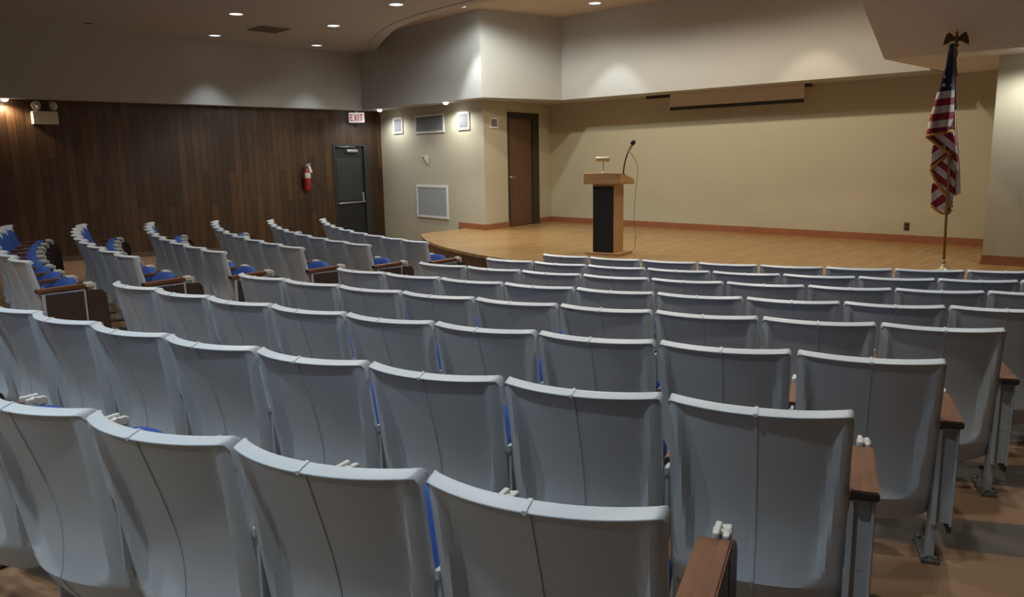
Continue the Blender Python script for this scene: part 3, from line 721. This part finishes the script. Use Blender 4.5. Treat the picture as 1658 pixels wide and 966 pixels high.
def rib_bm():
    bm = B(); pts = []; hw = .0065
    for k_ in range(32):
        z = .16 + (CH - .019 - .16) * k_ / 31; pts.append((lean_y(z) + bow(0) + pan(0, z), z, 'r'))
    y0_ = lean_y(CH - .015) + bow(0)
    for y, z in ((y0_ - .007, CH - .014), (y0_ - .006, CH - .011), (y0_ + .006, CH - .006), (y0_ + .022, CH - .002), (y0_ + .031, CH), (y0_ + .040, CH - .006)): pts.append((y, z, 't'))
    rows = []
    for i, (y, z, kd) in enumerate(pts):
        a = pts[max(i - 1, 0)]; b = pts[min(i + 1, len(pts) - 1)]; t_ = Vector((0, b[0] - a[0], b[1] - a[1])).normalized()
        nrm = Vector((0, -t_.z, t_.y))          # outwards: rearwards on the back, upwards on the rim
        p = Vector((0, y, z)); X = Vector((1, 0, 0))
        rows.append([bm.verts.new(p - X * hw - nrm * .004), bm.verts.new(p - X * hw * .75 + nrm * .0035), bm.verts.new(p + X * hw * .75 + nrm * .0035), bm.verts.new(p + X * hw - nrm * .004)])
    for i in range(len(rows) - 1):
        for k_ in range(4): bm.faces.new((rows[i][k_], rows[i][(k_ + 1) % 4], rows[i + 1][(k_ + 1) % 4], rows[i + 1][k_]))
    bm.faces.new(rows[0]); bm.faces.new(rows[-1])
    return bm
def cushion_back_bm():
    bm = B(); nx, nz_ = 12, 14; TH = .05
    z0_, z1_ = .40, CH - .065; F_, Bk = [], []
    for j in range(nz_ + 1):
        z = z0_ + (z1_ - z0_) * j / nz_; fr, bk = [], []
        for i in range(nx + 1):
            a = -1 + 2 * i / nx; s = a * .80
            base = front_y(s, z) + .003
            e = min(1, (1 - abs(a)) / .18) ; e2 = min(1, min(j, nz_ - j) / nz_ / .12); q = math.sqrt(max(0, 1 - (1 - min(e, 1)) ** 2)) * math.sqrt(max(0, 1 - (1 - e2) ** 2))
            xx = s * HW * (.97 if z > .5 else .97)
            top = base + .004 + TH * q * .62; bk.append(bm.verts.new((xx, base, z))); fr.append(bm.verts.new((xx, top, z)))
        F_.append(fr); Bk.append(bk)
    for j in range(nz_):
        for i in range(nx):
            bm.faces.new((F_[j][i], F_[j][i + 1], F_[j + 1][i + 1], F_[j + 1][i])); bm.faces.new((Bk[j][i], Bk[j + 1][i], Bk[j + 1][i + 1], Bk[j][i + 1]))
    for j in range(nz_):
        for i in (0, nx): bm.faces.new((F_[j][i], F_[j + 1][i], Bk[j + 1][i], Bk[j][i]))
    for i in range(nx):
        for j in (0, nz_): bm.faces.new((F_[j][i], F_[j][i + 1], Bk[j][i + 1], Bk[j][i]))
    return bm
SEAT = Matrix.Translation((0, .20, .36)) @ Matrix.Rotation(math.radians(53), 4, 'X')   # tipped-up seat, hinge at its back edge
def seat_bm():
    bm = B(); nx, ny = 14, 14; w_, l_ = .218, .352; F_, Bk = [], []
    for j in range(ny + 1):
        v = j / ny; fr, bk = [], []
        for i in range(nx + 1):
            a = -1 + 2 * i / nx
            rnd = 1 - .28 * max(0, (v - .72) / .28) ** 2.4           # rounded front corners
            e = min(1, (1 - abs(a)) / .22); e2 = min(1, (1 - v) / .2); e3 = min(1, v / .12)
            q = math.sqrt(max(0, 1 - (1 - e) ** 2)) * math.sqrt(max(0, 1 - (1 - e2) ** 2)) * math.sqrt(max(0, 1 - (1 - e3) ** 2))
            yy = l_ * v - .05 * abs(a) ** 2.5 * v ** 3
            fr.append(bm.verts.new((a * w_ * rnd, yy, .008 + .062 * q))); bk.append(bm.verts.new((a * w_ * rnd, yy, 0)))
        F_.append(fr); Bk.append(bk)
    for j in range(ny):
        for i in range(nx):
            bm.faces.new((F_[j][i], F_[j][i + 1], F_[j + 1][i + 1], F_[j + 1][i])); bm.faces.new((Bk[j][i], Bk[j + 1][i], Bk[j + 1][i + 1], Bk[j][i + 1]))
        for i in (0, nx): bm.faces.new((F_[j][i], F_[j + 1][i], Bk[j + 1][i], Bk[j][i]))
    for i in range(nx):
        for j in (0, ny): bm.faces.new((F_[j][i], F_[j][i + 1], Bk[j][i + 1], Bk[j][i]))
    for v in bm.verts: v.co = SEAT @ v.co
    return bm
def pan_bm():
    bm = B(); pts = []
    for q in range(9):
        pass
    w_ = .205; pts = [(-w_, .0), (w_, .0), (w_, .24), (w_ * .93, .27), (w_ * .7, .31), (0, .335), (-w_ * .7, .31), (-w_ * .93, .27), (-w_, .24)]
    prism(bm, pts, -.028, -.001)
    for v in bm.verts:
        if v.co.z < -.02: v.co.x *= .92; v.co.y = .02 + (v.co.y) * .90
        v.co = SEAT @ v.co
    return bm
PX_ = PITCH / 2                               # boundary between neighbours
AZ = .615                                     # armrest top
def post_bm(x):
    bm = box(B(), x - .007, x + .004, .07, .115, .34, AZ - .035, .002)
    box(bm, x - .007, x + .004, .105, .215, .335, AZ - .034, .002); box(bm, x - .007, x + .004, .18, .24, .015, .34, .002)
    return bm
def foot_bm(x):
    bm = box(B(), x - .035, x + .035, .07, .30, -.004, .014, .004)
    for yy in (.09, .275): lathe(bm, [(.012, .013), (.012, .022), (.006, .025)], (x - .02, yy, 0), 8); lathe(bm, [(.012, .013), (.012, .022), (.006, .025)], (x + .02, yy, 0), 8)
    return bm
def cap_bm(x): return box(B(), x - .0085, x + .0055, .058, .112, AZ - .040, AZ - .012, .004)
def arm_bm(x, hw, y0=.118, y1=.41):
    bm = B()
    extrude_poly(bm, [(x - hw, y0, AZ - .030), (x - hw, y0, AZ), (x - hw, y1 - .02, AZ + .012), (x - hw, y1, AZ + .006), (x - hw, y1, AZ - .022)], (2 * hw, 0, 0))
    bmesh.ops.bevel(bm, geom=bm.edges[:], offset=.005, segments=2, affect='EDGES')
    bm.faces.ensure_lookup_table()
    for f in bm.faces:
        c = f.calc_center_median()
        f.material_index = 1 if (c.y < y0 + .004 or c.z < AZ - .024) else 0
    return bm
def hinge_bm(x, s=1):
    bm = B()
    box(bm, x - .020, x - .003, .402, .475, AZ - .01, AZ + .026, .005); box(bm, x + .003, x + .020, .415, .488, AZ - .018, AZ + .016, .005)
    tube(bm, [(x - .023, .448, AZ + .006), (x + .023, .448, AZ + .006)], .012, 12)
    box(bm, x - .012, x + .012, .475, .50, AZ - .05, AZ + .008, .004)
    return bm
def tablet_bm(x, yb=.475, yt=.66):
    """folded writing tablet hanging below the hinge in front of the armrest"""
    bm = B(); extrude_poly(bm, [(x - .010, .418, AZ - .045), (x - .010, .54, AZ - .05), (x - .010, .575, AZ - .09), (x - .010, .590, .20), (x - .010, .55, .165), (x - .010, .418, .15)], (.020, 0, 0))
    bmesh.ops.bevel(bm, geom=bm.edges[:], offset=.004, segments=2, affect='EDGES')
    return bm

made = {}
def part(key, fn, m, parent, name, smooth=True, child_of=None):
    if key not in made:
        o = link(name, fn(), m, None, smooth); made[key] = o.data
        bpy.data.objects.remove(o)
    o = bpy.data.objects.new(name, made[key]); COL.objects.link(o); o.parent = child_of or parent
    pass
    return o
def side_unit(t, x, key, end=0):
    """support post, armrest, hinge and folded tablet on one side of a chair"""
    if not end:
        po = part(key + 'post', lambda: post_bm(x), M['post'], t, 'support_post', False)
        part(key + 'foot', lambda: foot_bm(x), M['foot'], t, 'foot_plate', False, po)
        part(key + 'cap', lambda: cap_bm(x), M['post'], t, 'post_cap', False, po)
        ar = part(key + 'arm', lambda: arm_bm(x, .022), [M['arm'], M['arm_edge']], t, 'armrest', False)
        part(key + 'hinge', lambda: hinge_bm(x), M['bracket'], t, 'tablet_hinge', False, ar)
        part(key + 'tab', lambda: tablet_bm(x), M['tablet'], t, 'folded_tablet', False)
    else:
        e = end; xa = x + e * .032
        po = part(key + 'epost', lambda: box(B(), x - .012, x + .016, .10, .17, .015, .30, .003), M['post'], t, 'support_post', False)
        part(key + 'efoot', lambda: foot_bm(x), M['foot'], t, 'foot_plate', False, po)
        def panel():
            bm = B(); xi, xo = sorted((x - e * .010, xa + e * .034))
            box(bm, xi, xo, .095, .105, .17, AZ - .034, .0)                     # recessed rear web
            for q0, q1 in ((xi, xi + .018), (xo - .010, xo)): box(bm, q0, q1, .070, .105, .165, AZ - .034, .003)
            box(bm, xi, xo, .07, .41, AZ - .046, AZ - .033, .002); box(bm, xi, xo, .395, .41, .165, AZ - .04, .002)
            lathe(bm, [(.006, -.001), (.006, .002)], n=10, mtx=Matrix.Translation(((xi + xo) / 2, .094, .34)) @ Matrix.Rotation(PI / 2, 4, 'X'))
            return bm
        pn = part(key + 'panel', panel, M['post'], t, 'end_panel', False)
        xs_ = xa + e * .034
        part(key + 'lam', lambda: box(B(), *sorted((xs_ - e * .012, xs_ + e * .003)), .098, .392, .125, AZ - .052, .002), M['tablet'], t, 'laminate_face', False, pn)
        ar = part(key + 'earm', lambda: arm_bm(xa, .042, .035, .415), [M['arm'], M['arm_edge']], t, 'armrest', False)
        part(key + 'ehinge', lambda: hinge_bm(xa + e * .012), M['bracket'], t, 'tablet_hinge', False, ar)
        part(key + 'etab', lambda: tablet_bm(xa + e * .026), M['tablet'], t, 'folded_tablet', False)
shell_names = {}
def chair(r, th, zf, label, group, first=False, last=False, stained=False):
    """boundary radius r, angle th about the seating centre, floor height zf"""
    rm = r
    t = thing('auditorium_chair', label, 'chair', (CX + rm * math.cos(th), CY + rm * math.sin(th), zf), th + PI / 2, group)
    sh = part('shell' + ('s' if stained else ''), shell_bm, M['shell_stained'] if stained else M['shell'], t, 'back_shell')
    part('rib', rib_bm, M['shell'], t, 'centre_rib', True, sh)
    part('bcush', cushion_back_bm, M['blue'], t, 'back_cushion')
    se = part('seat', seat_bm, M['blue'], t, 'seat_cushion')
    part('pan', pan_bm, M['post'], t, 'seat_pan', False, se)
    if last: side_unit(t, PX_ - .004, 'R', 1)
    else: side_unit(t, PX_, 'r')
    if first: side_unit(t, -PX_, 'l')
    return t
ORD = ['first', 'second', 'third', 'fourth', 'fifth', 'sixth', 'seventh', 'eighth', 'ninth', 'tenth']
# right-hand block: radius and angle of the aisle end of each row, nearest row first
RB = [(16.1341, -1.4797), (15.2154, -1.4790), (14.3031, -1.4744), (13.4128, -1.4678), (12.6122, -1.4547), (11.7532, -1.4467), (10.9618, -1.4344), (10.1397, -1.4244)]
RB[0] = (16.1341, -1.27595 - 6 * 2 * math.asin(.28 / 16.1341)); RB[1] = (15.2154, -1.40543 - 2 * 2 * math.asin(.28 / 15.2154))
rown = ['row nearest the camera', 'second row from the camera', 'third row from the camera', 'fourth row from the camera', 'fifth row from the camera', 'third row from the stage', 'second row from the stage', 'row nearest the stage']
for j, (r, th0) in enumerate(RB):
    d = 2 * math.asin(PITCH / 2 / r); n = 9
    zt = ZO - 1.0036 + .0515 * (r - 10)
    for i in range(n):
        th = th0 + (i + .5) * d
        chair(r * math.cos(d / 2), th, zt - CH, 'grey shell chair, %s from the right aisle, right block, %s' % (ORD[n - 1 - i], rown[j]), 'chairs of the right block', i == 0, i == n - 1)
LBk = [(9.94, -1.626), (10.8149, -1.6193), (11.6697, -1.6183), (12.5818, -1.6092), (13.4469, -1.6014), (14.3073, -1.6017)]
lrow = ['row nearest the stage', 'second row from the stage', 'third row from the stage', 'fourth row from the stage', 'fifth row from the stage', 'row farthest left']
for j, (r, th0) in enumerate(LBk):
    d = 2 * math.asin(PITCH / 2 / r); n = 9
    zt = ZO - 1.0036 + .0515 * (r - 10)
    for i in range(n):
        th = th0 - (i + .5) * d
        chair(r * math.cos(d / 2), th, zt - CH, 'grey shell chair, %s from the centre aisle, left block, %s' % (ORD[i], lrow[j]), 'chairs of the left block', i == n - 1, i == 0, j in (2, 3, 4))
